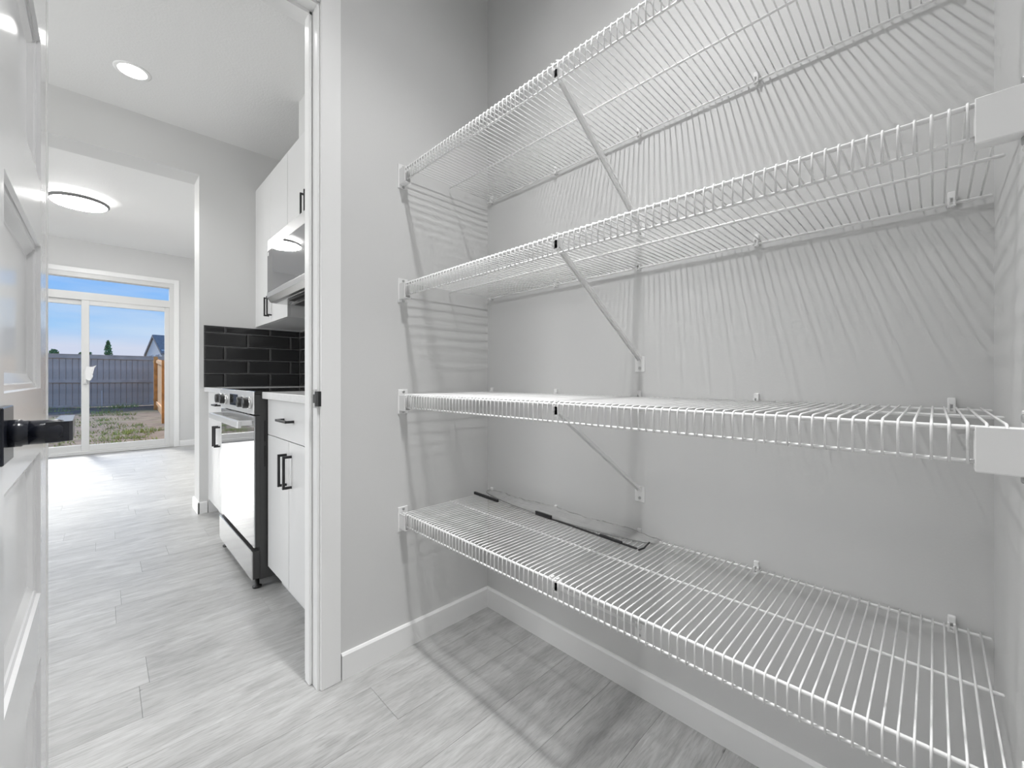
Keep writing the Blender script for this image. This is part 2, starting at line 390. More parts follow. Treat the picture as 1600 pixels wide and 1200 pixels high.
# ------------------------------------------------------------------ pantry door, open against the left
DXF, DXB = -.089, -.124
DY0, DY1 = .720, 1.377
dr = structe('door_1')
SW = .108
pz = [(.1524 + .4145 * k, .4386 + .4145 * k) for k in range(5)]
Z0, Z1 = .012, pz[-1][1] + .115
for y0, y1 in ((DY0, DY0 + SW), (DY1 - SW, DY1)): bx('stile', door_m, (DXB, DXF, y0, y1, Z0, Z1), dr)
zz = [Z0] + [q for p in pz for q in p] + [Z1]
for k in range(0, len(zz), 2): bx('rail', door_m, (DXB, DXF, DY0 + SW, DY1 - SW, zz[k], zz[k + 1]), dr)
for z0, z1 in pz:                                   # moulded panel: ogee slope round a recessed field, both faces
    b = bmesh.new(); y0, y1 = DY0 + SW, DY1 - SW
    for s in (1, -1):
        fx = DXF if s > 0 else DXB
        steps = [(0, 0), (.002, .0055), (.010, .0070), (.012, .0095), (.028, .0160), (.032, .0165)]
        rings = []
        for ins, dep in steps:
            X = fx - s * dep
            rings.append([b.verts.new(p) for p in ((X, y0 + ins, z0 + ins), (X, y1 - ins, z0 + ins), (X, y1 - ins, z1 - ins), (X, y0 + ins, z1 - ins))])
        for A, B in zip(rings, rings[1:]):
            for k in range(4): b.faces.new([A[k], A[(k + 1) % 4], B[(k + 1) % 4], B[k]])
        b.faces.new(rings[-1])
    obj('panel', b, door_m, dr)
b = bmesh.new(); box(b, DXF, DXF + .009, .742, .818, .900, .967, .0012)
rose = obj('door_handle', b, lever_m, dr); rose['label'] = 'black square rose with lever'
b = bmesh.new(); lathe(b, [(.0165, 0), (.0165, .010), (.0150, .0115), (.0150, .016), (0, .016)], 'X', 24, (DXF + .009, .780, .934)); obj('collar', b, lever_m, rose)
b = bmesh.new(); lathe(b, [(.0148, 0), (.0148, .030), (.013, .034), (0, .034)], 'X', 28, (DXF + .020, .780, .934))
lv = [(-.050, .766), (-.030, .770), (-.027, .776), (-.029, .895), (-.032, .899), (-.041, .899), (-.044, .895), (-.045, .80)]
prism(b, lv, 'Z', .9215, .9465)
obj('lever', b, lever_m, rose)
for zc in (.25, 1.1, 1.95):                          # hinge leaves on the hidden hinge edge
    b = bmesh.new(); lathe(b, [(.006, -.045), (.006, .045)], 'Z', 12, (DXB - .004, DY1 + .004, zc)); obj('hinge', b, lever_m, dr)

# ------------------------------------------------------------------ sliding patio door
sdr = structe('door_2')
b = bmesh.new()
box(b, DX0, DX0 + .050, YF + .004, YF + .13, 0, DZ); box(b, DX1 - .050, DX1, YF + .004, YF + .13, 0, DZ)
box(b, DX0 + .05, DX1 - .05, YF + .004, YF + .13, 2.338, DZ); box(b, DX0 + .05, DX1 - .05, YF + .010, YF + .13, 2.045, 2.143)
obj('frame', b, vinyl_m, sdr)
b = bmesh.new(); box(b, DX0 + .05, DX1 - .05, YF - .012, YF + .13, 0, .045, .004); box(b, DX0 + .05, DX1 - .05, YF + .02, YF + .028, .045, .058)
obj('sill', b, vinyl_m, sdr)
def sash(x0, x1, yc, gx0, gx1, nm):
    b = bmesh.new(); y0, y1 = yc - .019, yc + .019
    box(b, x0, gx0, y0, y1, .046, 2.044, .003); box(b, gx1, x1, y0, y1, .046, 2.044, .003)
    box(b, gx0, gx1, y0, y1, .046, .122, .003); box(b, gx0, gx1, y0, y1, 1.982, 2.044, .003)
    s = obj('sash', b, vinyl_m, sdr)
    bx('glass_pane', pane_m, (gx0 - .004, gx1 + .004, yc - .003, yc + .003, .118, 1.986), s)
    return s
s1 = sash(-.197, .703, YF + .036, -.124, .648, 'r')
s2 = sash(-1.023, -.135, YF + .082, -.968, -.200, 'l')
b = bmesh.new(); box(b, -.178, -.145, YF - .004, YF + .017, .93, 1.13, .003); box(b, -.170, -.153, YF - .030, YF - .004, .95, .965); box(b, -.170, -.153, YF - .030, YF - .004, 1.095, 1.11); box(b, -.172, -.151, YF - .040, YF - .030, .94, 1.12, .003)
obj('pull_handle', b, vinyl_m, s1)
bx('transom_pane', pane_m, (DX0 + .046, DX1 - .046, YF + .062, YF + .068, 2.140, 2.341), sdr)
b = bmesh.new(); y0, y1 = YF + .050, YF + .062
box(b, DX0 + .05, DX1 - .05, y0, y1, 2.143, 2.151); box(b, DX0 + .05, DX1 - .05, y0, y1, 2.332, 2.338)
obj('glazing_bead', b, vinyl_m, sdr)
for k_, (wy_, wz_, ww_, wh_) in enumerate(FILL_WINDOWS):
    wn = structe('window_%d' % (k_ + 1)); y0, y1, z0, z1 = wy_ - ww_ / 2, wy_ + ww_ / 2, wz_ - wh_ / 2, wz_ + wh_ / 2  # added window on the unseen wall, lets the fill lamp in
    b = bmesh.new()
    for dm in ((y0, y0 + .05, z0, z1), (y1 - .05, y1, z0, z1), (y0 + .05, y1 - .05, z0, z0 + .05), (y0 + .05, y1 - .05, z1 - .05, z1), (wy_ - .025, wy_ + .025, z0 + .05, z1 - .05)): box(b, XW - .10, XW - .04, *dm)
    obj('frame', b, vinyl_m, wn)
    for a_, c_ in ((y0 + .048, wy_ - .023), (wy_ + .023, y1 - .048)): bx('glass_pane', pane_m, (XW - .075, XW - .069, a_, c_, z0 + .048, z1 - .048), wn)
tr2 = structe('trim_2')
for dm in ((DX1, DX1 + .060, YF - .014, YF - .0005, 0, DZ + .062), (DX0 - .06, DX0, YF - .014, YF - .0005, 0, DZ + .062), (DX0, DX1, YF - .014, YF - .0005, DZ, DZ + .062)):
    bx('casing', trim_m, dm, tr2, .003, 2)
# torn protective film caught on the handle stile
b = bmesh.new()
pts = [(-.150, 1.165), (-.095, 1.160), (-.052, 1.182), (-.075, 1.150), (-.085, 1.095), (-.092, 1.06), (-.088, 1.035), (-.108, .985), (-.125, .975), (-.155, 1.00), (-.160, 1.09)]
yo = [.0, -.004, -.018, -.012, -.003, -.010, -.004, -.009, -.002, 0, 0]
cA = b.verts.new((-.115, YF - .048, 1.09)); cB = b.verts.new((-.115, YF - .0465, 1.09))
A = [b.verts.new((p[0], YF - .045 + q, p[1])) for p, q in zip(pts, yo)]; B = [b.verts.new((p[0], YF - .0435 + q, p[1])) for p, q in zip(pts, yo)]
n = len(pts)
for k in range(n):
    b.faces.new([A[k], A[(k + 1) % n], cA]); b.faces.new([B[(k + 1) % n], B[k], cB]); b.faces.new([A[(k + 1) % n], A[k], B[k], B[(k + 1) % n]])
o = obj('plastic_film', b, film_m); o['label'] = 'torn scrap of white plastic film hanging on the sliding door handle'; o['category'] = 'plastic film'

# ------------------------------------------------------------------ wire shelves
wy = [-.0625 + .01636 * k for k in range(88)]
b = bmesh.new()
tube(b, [(1.2115, 0, -.0016), (1.0, 0, -.0016), (.797, 0, -.0016), (.7905, 0, -.0035), (.7875, 0, -.0085), (.7870, 0, -.016), (.7870, 0, -.053)], .00165, 6)
wire_me = mesh('cross_wire', b, wire_m)
def rail_mesh(nm, x, z, r, y0=-.0775, y1=1.3800):
    b = bmesh.new(); tube(b, [(x, y0, z), (x, y0 + .002, z), (x, y1 - .002, z), (x, y1, z)], r, 10, rs=[r * .55, r, r, r * .55]); return mesh(nm, b, wire_m)
rails = [rail_mesh('back_rail', 1.2065, -.0061, .0029), rail_mesh('middle_rail', 1.005, -.0061, .0029), rail_mesh('front_top_rail', .7930, -.0072, .0034), rail_mesh('front_bottom_rail', .7912, -.0500, .0027)]
def bracket_meshes(sgn):                              # end bracket: wall plate + open channel that holds the lip
    yw = YD if sgn > 0 else YR; d = -sgn
    def Y(a, c): return (min(yw + d * a, yw + d * c), max(yw + d * a, yw + d * c))
    b = bmesh.new(); box(b, .775, .815, *Y(0, .004), -.074, .016, .0012)
    box(b, .7795, .7825, *Y(.002, .0445), -.0615, -.0045, .0008); box(b, .8012, .8035, *Y(.002, .0445), -.0615, -.0120, .0006)
    box(b, .7800, .8030, *Y(.0025, .0440), -.0623, -.0595, .0006)
    box(b, .782, .8015, *Y(.002, .006), -.060, -.0125)
    pl = mesh('end_bracket', b, plast_m)
    b = bmesh.new()
    for z in (.007, -.067):
        lathe(b, [(.0055, 0), (.0050, d * .0012), (.0035, d * .0022), (0, d * .0024)], 'Y', 12, (.797, yw + d * .004, z))
    return pl, mesh('screw', b, screw_m)
brk = [bracket_meshes(1), bracket_meshes(-1)]
# diagonal support brace
b = bmesh.new()
p0, p1 = Vector((.798, .655, -.020)), Vector((1.211, .655, -.292)); d = (p1 - p0).normalized(); nrm = Vector((0, 1, 0)).cross(d)
def brace_strip(b, w, t0, t1):
    vs = [b.verts.new(p + Vector((0, a * w, 0)) + nrm * t) for p in (p0, p1) for a in (-1, 1) for t in (t0, t1)]
    for q in ((0, 1, 3, 2), (4, 6, 7, 5), (0, 4, 5, 1), (2, 3, 7, 6), (0, 2, 6, 4), (1, 5, 7, 3)): b.faces.new([vs[i] for i in q])
brace_strip(b, .0068, -.0012, .0012)
for sg in (-1, 1):
    vs = [b.verts.new(p + Vector((0, sg * .0068 + e_ * .0012, 0)) + nrm * t) for p in (p0, p1) for e_ in (-.5, .5) for t in (-.001, .007)]
    for q in ((0, 1, 3, 2), (4, 6, 7, 5), (0, 4, 5, 1), (2, 3, 7, 6), (0, 2, 6, 4), (1, 5, 7, 3)): b.faces.new([vs[i] for i in q])
brace_me = mesh('support_brace', b, wire_m)
b = bmesh.new(); box(b, 1.2125, 1.215, .638, .672, -.334, -.284, .0008); box(b, 1.205, 1.2125, .6475, .6495, -.300, -.284); box(b, 1.205, 1.2125, .6605, .6625, -.300, -.284); foot_me = mesh('foot_plate', b, wire_m)
b = bmesh.new(); lathe(b, [(.0045, 0), (.004, -.0014), (0, -.002)], 'X', 12, (1.2125, .655, -.322)); fscrew_me = mesh('screw', b, screw_m)
b = bmesh.new(); box(b, .7975, .8020, .648, .664, -.034, -.0125, .0008)
for ya in (.6455, .6620): box(b, .7965, .8010, ya, ya + .005, -.0125, .0006, .0006); box(b, .7890, .8010, ya, ya + .005, .0002, .0018, .0006)
box(b, .7975, .815, .650, .660, -.038, -.012); hook_me = mesh('lip_hook', b, plast_m)
# back wall clip
b = bmesh.new(); box(b, 1.2045, 1.215, -.006, .006, .0035, .0175, .0022, 2); box(b, 1.2095, 1.215, -.005, .005, -.013, .006, .001)
box(b, 1.2005, 1.2110, -.0058, -.0022, -.0135, .0045, .0008); box(b, 1.2005, 1.2110, .0022, .0058, -.0135, .0045, .0008); box(b, 1.2005, 1.2035, -.0058, .0058, -.0135, -.0095, .0006)
clip_me = mesh('wall_clip', b, plast_m)
SHELVES = [(1.778, 'topmost white wire shelf of the pantry, highest on the wall'), (1.356, 'second white wire shelf from the top of the pantry'),
           (.945, 'third white wire shelf from the top, at about eye level'), (.510, 'lowest white wire shelf, with a plastic package lying on it')]
for zt, lab in SHELVES:
    t = thing('wire_shelf', lab, 'shelf', 'wire shelves in the pantry', (0, 0, zt))
    for y in wy: link('cross_wire', wire_me, t, (0, y, 0))
    for r in rails: link(r.name.split('.')[0], r, t)
    for pl, sc_ in brk:
        o = link('end_bracket', pl, t); link('screw', sc_, o)
    o = link('support_brace', brace_me, t); f = link('foot_plate', foot_me, o); link('lip_hook', hook_me, o); link('screw', fscrew_me, o)
    for y in (1.353, .994, .655, .324, -.024): link('wall_clip', clip_me, t, (0, y, 0))

# ------------------------------------------------------------------ long plastic package on the lowest shelf
pk = thing('plastic_package', 'long clear plastic package with black clips lying along the back of the lowest shelf', 'package', None, (0, 0, .5101))
b = bmesh.new(); NS = 60; rings = []
for i in range(NS + 1):
    s = i / NS; y = 1.365 - .785 * s
    wdt = .012 + .05 * math.sin(PI * min(1, s * 1.02)) ** .5 + .022 * s * (1 if s < .93 else 0.9)
    hgt = .006 + .011 * math.sin(PI * s) ** .6 + .003 * math.sin(17 * s)
    xb = 1.198 - .010 * math.sin(PI * s) ; xf = xb - wdt
    if s > .90: xf -= (s - .90) * .12
    jit = [random.uniform(-.0025, .0025) for _ in range(8)]
    prof = [(xb, .001), (xb + .002, hgt * .95 + jit[0]), (xb - wdt * .15, hgt + .003 * math.sin(PI * s) + jit[1]), (xb - wdt * .35, hgt * .72 + jit[2]), (xb - wdt * .55, hgt * .80 + jit[3]), (xb - wdt * .8, hgt * .42 + jit[4] * .6), (xf, .005), (xf + .003, .001)]
    rings.append([b.verts.new((px, y, max(.0006, pz_))) for px, pz_ in prof])
for A, B in zip(rings, rings[1:]):
    for k in range(8):
        f = b.faces.new([A[k], A[(k + 1) % 8], B[(k + 1) % 8], B[k]]); f.smooth = True
b.faces.new(rings[0][::-1]); b.faces.new(rings[-1])
obj('plastic_sleeve', b, bag_m, pk)
def strip(nm, m, y0, y1, x0, x1, z0, z1, steps=6):
    b = bmesh.new()
    P_ = []
    for i in range(steps + 1):
        s = i / steps; y = y0 + (y1 - y0) * s; xa = x0 + (x1 - x0) * s
        P_.append((xa, y))
    for (xa, ya), (xc, yc) in zip(P_, P_[1:]):
        vs = [b.verts.new(q) for q in ((xa - .004, ya, z0), (xa + .004, ya, z0), (xc + .004, yc, z0), (xc - .004, yc, z0), (xa - .004, ya, z1), (xa + .004, ya, z1), (xc + .004, yc, z1), (xc - .004, yc, z1))]
        for q in ((3, 2, 1, 0), (4, 5, 6, 7), (0, 1, 5, 4), (1, 2, 6, 5), (2, 3, 7, 6), (3, 0, 4, 7)): b.faces.new([vs[i] for i in q])
    return obj(nm, b, m, pk)
strip('black_edge', black_m, .955, .600, 1.116, 1.094, .0008, .0038)
strip('black_clip', black_m, 1.372, 1.215, 1.128, 1.118, .0008, .011)
strip('black_clip', black_m, 1.010, .935, 1.116, 1.112, .0008, .014)
strip('black_clip', black_m, .730, .650, 1.102, 1.096, .0008, .008)
b = bmesh.new(); tube(b, [(1.088, .592, .002), (1.105, .583, .006), (1.13, .580, .016)], .0025, 6); obj('black_tie', b, black_m, pk)

# ------------------------------------------------------------------ kitchen cabinets
XF = .565; XLOW = XF + .019
def bar_handle(parent, cx, cy, cz, length, vertical=True, s=.010, proj=.035):
    """square U-bar; cx is the face it stands on"""
    b = bmesh.new(); h = length / 2; q = s / 2
    if vertical:
        box(b, cx - proj, cx - proj + s, cy - q, cy + q, cz - h, cz + h, .0008)
        for e_ in (-1, 1):
            z0 = cz + e_ * h; z1 = z0 - e_ * s; box(b, cx - proj + s, cx, cy - q, cy + q, min(z0, z1), max(z0, z1))
    else:
        box(b, cx - proj, cx - proj + s, cy - h, cy + h, cz - q, cz + q, .0008)
        for e_ in (-1, 1):
            y0 = cy + e_ * h; y1 = y0 - e_ * s; box(b, cx - proj + s, cx, min(y0, y1), max(y0, y1), cz - q, cz + q)
    return obj('handle', b, black_m, parent)
def base_cabinet(y0, y1, label):
    t = thing('base_cabinet', label, 'cabinet', 'white base cabinets beside the range', (XF, (y0 + y1) / 2, 0)); oy = (y0 + y1) / 2
    def R(x0, x1, a, c, z0, z1): return (x0 - XF, x1 - XF, a - oy, c - oy, z0, z1)
    b = bmesh.new(); box(b, *R(XLOW + .0005, XB - .003, y0 + .0005, y1 - .0005, .1, .905)); obj('body', b, gap_m, t)
    bx('toe_kick', cab_m, R(XF + .06, XB - .003, y0 + .001, y1 - .001, .0005, .1), t)
    for yy in (y0, y1):
        bx('side_panel', cab_m, R(XLOW, XB - .01, yy - .0005 if yy == y1 else yy - .001, yy + .001 if yy == y1 else yy + .0005, .1, .904), t)
    m = (y0 + y1) / 2; g = .002
    for a, c, hs in ((y0, m, 1), (m, y1, -1)):
        dz = bx('door', cab_m, R(XF, XLOW, a + g, c - g, .103, .732), t, .001)
        bar_handle(dz, 0, (c - .033 if hs > 0 else a + .033) - oy, .609, .138)
    dw = bx('drawer', cab_m, R(XF, XLOW, y0 + g, y1 - g, .7355, .902), t, .001)
    bar_handle(dw, 0, m - oy, .822, .138, False)
    return t
base_cabinet(1.612, 2.242, 'white base cabinet to the right of the range, nearest the pantry doorway')
base_cabinet(3.020, 3.806, 'white base cabinet beyond the range, against the stub wall')
for y0, y1, lab in ((YK + .003, 2.243, 'white quartz countertop on the cabinet nearest the doorway'), (3.018, YS - .003, 'white quartz countertop beyond the range by the tiled stub wall')):
    o = bx('countertop', count_m, (.541, XB - .0135, y0, y1, .9055, .938), None, .002)
    o['label'] = lab; o['category'] = 'countertop'; o['group'] = 'white quartz countertops'

def upper_cabinet(y0, y1, z0, z1, hz, label):
    X = .875; oy = (y0 + y1) / 2; m = oy; g = .0015
    t = thing('wall_cabinet', label, 'cabinet', 'white wall cabinets over the range wall', (X, oy, z0))
    def R(x0, x1, a, c, q0, q1): return (x0 - X, x1 - X, a - oy, c - oy, q0 - z0, q1 - z0)
    bx('body', cab_m, R(X + .0195, XB - .002, y0 + .0005, y1 - .0005, z0, z1), t)
    for a, c, hs in ((y0, m, 1), (m, y1, -1)):
        d_ = bx('door', cab_m, R(X, X + .019, a + g, c - g, z0 + .001, z1), t, .001)
        bar_handle(d_, 0, (c - .033 if hs > 0 else a + .033) - oy, hz - z0, .138)
    return t
upper_cabinet(3.013, 3.806, 1.413, 2.505, 1.528, 'tall white wall cabinet left of the microwave in the corner')
upper_cabinet(2.245, 3.010, 1.892, 2.505, 2.045, 'short white wall cabinet directly above the microwave')
for yy0, yy1, q0 in ((3.8065, YS - .001, 1.413),):
    f = bx('filler_strip', cab_m, (.878, XB - .002, yy0, yy1, q0, 2.505)); f['label'] = 'narrow white filler strip between corner wall cabinet and stub wall'; f['category'] = 'filler strip'
f = bx('filler_strip', cab_m, (XF + .002, XB - .014, 3.8075, YS - .0005, .0005, .904)); f['label'] = 'narrow white filler strip between far base cabinet and stub wall'; f['category'] = 'filler strip'
b = bmesh.new(); box(b, .921, XB - .001, 2.30, 2.935, 2.507, ZC - .0005); struct(obj('trim_3', b, wall_m))    # duct chase above the cabinet

# ------------------------------------------------------------------ wall tiles (grout backing + bevelled tiles)
TH, TL, GJ = .1032, .3090, .0028
b = bmesh.new(); box(b, .538, XB - .010, YS - .0062, YS, .938, 1.402); gs = obj('grout', b, grout_m, wall_stub)
b = bmesh.new(); box(b, XB - .0062, XB, 1.55, YS - .0062, .938, 1.412); gr = obj('grout', b, grout_m, wall_right)
tile_cache = {}
def tile_mesh(L, H, face):
    key = (round(L, 4), round(H, 4), face)
    if key in tile_cache: return tile_cache[key]
    b = bmesh.new(); bv = min(.011, L * .25, H * .25); rg = []
    for ins, dep in ((0, 0), (0, .0045), (bv, .0085)):
        if face == 'S': rg.append([b.verts.new(p) for p in ((-L / 2 + ins, -dep, -H / 2 + ins), (L / 2 - ins, -dep, -H / 2 + ins), (L / 2 - ins, -dep, H / 2 - ins), (-L / 2 + ins, -dep, H / 2 - ins))])
        else: rg.append([b.verts.new(p) for p in ((-dep, -L / 2 + ins, -H / 2 + ins), (-dep, L / 2 - ins, -H / 2 + ins), (-dep, L / 2 - ins, H / 2 - ins), (-dep, -L / 2 + ins, H / 2 - ins))])
    for A, B in zip(rg, rg[1:]):
        for k in range(4): b.faces.new([A[k], A[(k + 1) % 4], B[(k + 1) % 4], B[k]])
    b.faces.new(rg[-1]); tile_cache[key] = mesh('tile', b, tile_m); return tile_cache[key]
for r in range(5):
    z0 = .938 + r * TH; z1 = min(z0 + TH, 1.402); H = z1 - z0 - GJ
    cuts = [.538, .668, .976, 1.205] if r % 2 == 0 else [.538, .821, 1.130, 1.205]
    for a, c in zip(cuts, cuts[1:]):
        link('tile', tile_mesh(c - a - GJ, H, 'S'), wall_stub, ((a + c) / 2, YS - .004, (z0 + z1) / 2))
    yy = YS - .013; first = (.08 if r % 2 == 0 else .234)
    a = yy
    while a > 1.56:
        c = max(a - (first if a == yy else TL), 1.55)
        link('tile', tile_mesh(a - c - GJ, H, 'W'), wall_right, (XB - .004, (a + c) / 2, (z0 + z1) / 2)); a = c

# ------------------------------------------------------------------ range
RY0, RY1 = 2.250, 3.008
rg_ = thing('range', 'stainless slide-in electric range with mirror-like oven door between the cabinets', 'range', None, (.51, (RY0 + RY1) / 2, 0)); oy = (RY0 + RY1) / 2
def R(x0, x1, a, c, z0, z1): return (x0 - .51, x1 - .51, a - oy, c - oy, z0, z1)
bx('body', dark_m, R(.535, XB - .02, RY0 + .004, RY1 - .004, .045, .925), rg_)
bx('cooktop', blackglass_m, R(.5125, XB - .018, RY0, RY1, .9255, .9415), rg_, .002)
cp = bx('control_panel', panel_m, R(.506, .512, RY0, RY1, .832, .9405), rg_, .0015)
bx('panel_housing', dark_m, R(.5122, .5348, RY0 + .001, RY1 - .001, .833, .9248), cp)
for yk in (2.300, 2.415, 2.840, 2.962):
    kx = .506 - .51
    b = bmesh.new(); lathe(b, [(.027, 0), (.027, -.006), (.0262, -.008), (.0255, -.032), (.0235, -.034), (0, -.034)], 'X', 28, (kx, yk - oy, .886)); kb = obj('knob', b, knob_m, rg_)
    b = bmesh.new(); lathe(b, [(.0300, -.0002), (.0300, -.011), (.0264, -.013)], 'X', 28, (kx, yk - oy, .886)); obj('knob_ring', b, chrome_m, kb)
    b = bmesh.new(); box(b, kx - .0352, kx - .033, yk - oy - .0015, yk - oy + .0015, .888, .906); obj('knob_mark', b, chrome_m, kb)
b = bmesh.new(); box(b, kx - .0022, kx - .0002, 2.565 - oy, 2.745 - oy, .858, .918, .0006); obj('display', b, blackglass_m, rg_)
od = bx('oven_door', mirror_m, R(.510, .516, RY0 + .002, RY1 - .002, .200, .824), rg_, .0015)
bx('door_liner', dark_m, R(.5162, .5345, RY0 + .003, RY1 - .003, .201, .823), od)
od['label'] = 'mirror-like oven door'
b = bmesh.new(); box(b, *R(.5085, .5098, RY0 + .002, RY1 - .002, .770, .823)); obj('door_top_band', b, steel_m, od)
b = bmesh.new()
for k in range(9):
    a = RY0 + .10 + k * .063; box(b, *R(.512, .534, a, a + .045, .8255, .8305))
obj('vent_slots', b, vent_m, rg_)
b = bmesh.new()
box(b, *R(.446, .462, RY0 + .02, RY1 - .02, .770, .803), bev=.002)
for a in (RY0 + .02, RY1 - .045): box(b, *R(.462, .5085, a, a + .025, .780, .803), bev=.001)
obj('oven_handle', b, mat('handle_steel', (.86, .86, .86), .35, 1), od)
sdw = bx('storage_drawer', steel_m, R(.500, .507, RY0 + .002, RY1 - .002, .050, .185), rg_, .002)
bx('drawer_box', dark_m, R(.5072, .534, RY0 + .004, RY1 - .004, .052, .183), sdw)
b = bmesh.new()
for k in range(2): box(b, *R(.552 + k * .015, .558 + k * .015, RY0 + .0028, RY0 + .0044, .70, .80)); box(b, *R(.552 + k * .015, .558 + k * .015, RY0 + .0028, RY0 + .0044, .58, .68))
obj('side_vents', b, vent_m, rg_)
for a in (RY0 + .035, RY1 - .035):
    for xx in (.53, 1.10):
        b = bmesh.new(); lathe(b, [(.020, .0006), (.020, .008), (.010, .012), (.010, .05)], 'Z', 14, (xx - .51, a - oy, 0)); obj('foot', b, knob_m, rg_)

# ------------------------------------------------------------------ microwave
mwt = thing('microwave', 'stainless over-the-range microwave with mirror glass door under wall cabinet', 'microwave', None, (.755, oy, 1.49))
def R(x0, x1, a, c, z0, z1): return (x0 - .755, x1 - .755, a - oy, c - oy, z0 - 1.49, z1 - 1.49)
bx('body', dark_m, R(.790, XB - .018, RY0 + .003, RY1 - .003, 1.500, 1.889), mwt)
bx('top_band', mat('matte_steel', (.60, .60, .60), .42, 1), R(.757, .790, RY0 + .002, RY1, 1.817, 1.889), mwt, .003)
bx('glass_door', mwglass_m, R(.755, .789, RY0 + .002, RY1, 1.553, 1.8155), mwt, .002)
b = bmesh.new(); prism(b, [(.753 - .755, 1.552 - 1.49), (.753 - .755, 1.520 - 1.49), (.775 - .755, 1.492 - 1.49), (.800 - .755, 1.490 - 1.49), (.800 - .755, 1.552 - 1.49)], 'Y', RY0 + .002 - oy, RY1 - oy); obj('bottom_band', b, steel_m, mwt)
b = bmesh.new(); box(b, *R(.80, XB - .03, RY0 + .01, RY1 - .01, 1.488, 1.4995)); obj('underside', b, steel_m, mwt)
b = bmesh.new(); box(b, *R(.825, .858, RY0 + .05, RY1 - .20, 1.4845, 1.488)); box(b, *R(.90, 1.07, RY0 + .06, RY0 + .35, 1.4845, 1.488)); box(b, *R(.90, 1.07, RY0 + .41, RY1 - .06, 1.4845, 1.488)); ug = obj('grease_filter', b, vent_m, mwt)
b = bmesh.new(); box(b, *R(.866, .884, RY0 + .05, RY1 - .08, 1.480, 1.488)); obj('vent_bar', b, steel_m, mwt)
b = bmesh.new(); box(b, *R(.7544, .7551, RY1 - .030, RY1 - .014, 1.785, 1.808)); obj('sticker', b, film_m, mwt)

# ------------------------------------------------------------------ lamps
def beam(parent, z, watts, deg, blend, rad):
    l = bpy.data.lights.new('beam', 'SPOT'); l.energy = watts; l.spot_size = math.radians(deg); l.spot_blend = blend; l.shadow_soft_size = rad
    o = bpy.data.objects.new('beam', l); COL.objects.link(o); o.parent = parent; o.location = (0, 0, z)
def pot(x, y, label):
    t = thing('recessed_light', label, 'light', 'round recessed ceiling lights', (x, y, ZC))
    b = bmesh.new(); lathe(b, [(.066, -.003), (.080, -.004), (.086, -.001), (.086, -.0002), (.066, -.0002)], 'Z', 40); obj('trim_ring', b, trim_m, t)
    b = bmesh.new(); lathe(b, [(0, -.0045), (.066, -.0035), (.066, -.0005), (0, -.0005)], 'Z', 32); obj('lens', b, pot_m, t); beam(t, -.07, L_POT, 125, 1.0, .06)
pot(.127, 3.327, 'round recessed ceiling light nearest the stub wall header')
pot(.127, 2.15, 'added unseen recessed fill light above the kitchen floor outside the pantry door')  # this and the next two are unseen, added to brighten the kitchen
pot(-1.35, 3.327, 'added unseen recessed fill light on the left by the stub wall')
pot(-1.35, 2.15, 'added unseen recessed fill light on the left near the pantry wall')
def flush(x, y, label):
    t = thing('flush_ceiling_light', label, 'light', None, (x, y, ZC))
    b = bmesh.new(); lathe(b, [(.205, -.0002), (.210, -.004), (.210, -.043), (.200, -.045)], 'Z', 48); obj('housing', b, mat('lamp_housing', (.85, .85, .85), .4, emit=9), t)
    b = bmesh.new(); lathe(b, [(.200, -.044), (.217, -.045), (.221, -.052), (.221, -.068), (.212, -.076), (.203, -.076)], 'Z', 48); obj('ring', b, lampring_m, t)
    b = bmesh.new(); lathe(b, [(.2025, -.070), (.2025, -.077), (.190, -.088), (.12, -.096), (0, -.098)], 'Z', 48); obj('diffuser', b, lens_m, t)
flush(-.165, 5.975, 'round flush ceiling light in the dining area by the sliding door')
bl = thing('pantry_ceiling_light', 'small round ceiling light in the pantry above the shelves', 'light', None, (.57, .62, ZC))
b = bmesh.new(); lathe(b, [(.052, -.0002), (.060, -.006), (.060, -.020), (.052, -.024), (.052, -.018)], 'Z', 36); obj('trim_ring', b, trim_m, bl)
b = bmesh.new(); lathe(b, [(0, -.019), (.052, -.017), (.052, -.0005), (0, -.0005)], 'Z', 32); obj('lens', b, pot_m, bl)
for dg, wt in L_PANTRY: beam(bl, -.06, wt, dg, 1.0, .03 if dg > 100 else .12)

# ------------------------------------------------------------------ outside: ground, fences, plants, house
b = bmesh.new(); nx, ny = 60, 60; grid = []
def gz(x, y):
    return -.05 + .05 * min(1, max(0, (y - 8) / 12)) + .025 * math.sin(x * 2.1 + y * .9) * math.sin(y * 1.7 - x * .6)
for i in range(nx + 1):
    row = []
    for j in range(ny + 1):
        gx = -30 + 60 * i / nx; u = j / ny; gy = YF + .16 + 130 * u ** 2.2
        row.append(b.verts.new((gx, gy, gz(gx, gy) if gy < 22 else 0)))
    grid.append(row)
for i in range(nx):
    for j in range(ny):
        f = b.faces.new([grid[i][j], grid[i + 1][j], grid[i + 1][j + 1], grid[i][j + 1]]); f.smooth = True
struct(obj('ground', b, ground_m))
FY = 20.7
fn = thing('board_fence', 'tall grey stained board fence across the back of the yard', 'fence', None, (0, FY, 0))
bd = bmesh.new(); box(bd, -.0695, .0695, 0, .020, .02, 1.78, .002); board_me = mesh('fence_board', bd, fence_m)
for k in range(-46, 17): link('fence_board', board_me, fn, (.1 + .1513 * k, .0185 + random.uniform(0, .004), random.uniform(-.008, .008)))
blocker_b = bmesh.new(); box(blocker_b, -.03, .03, .044, .060, .02, 1.78); blocker_me = mesh('batten', blocker_b, fence_m)  # added strips behind the gaps, blocking light so the gaps read dark
for k in range(-46, 17): link('batten', blocker_me, fn, (.1 + .1513 * (k + .5), 0, 0))
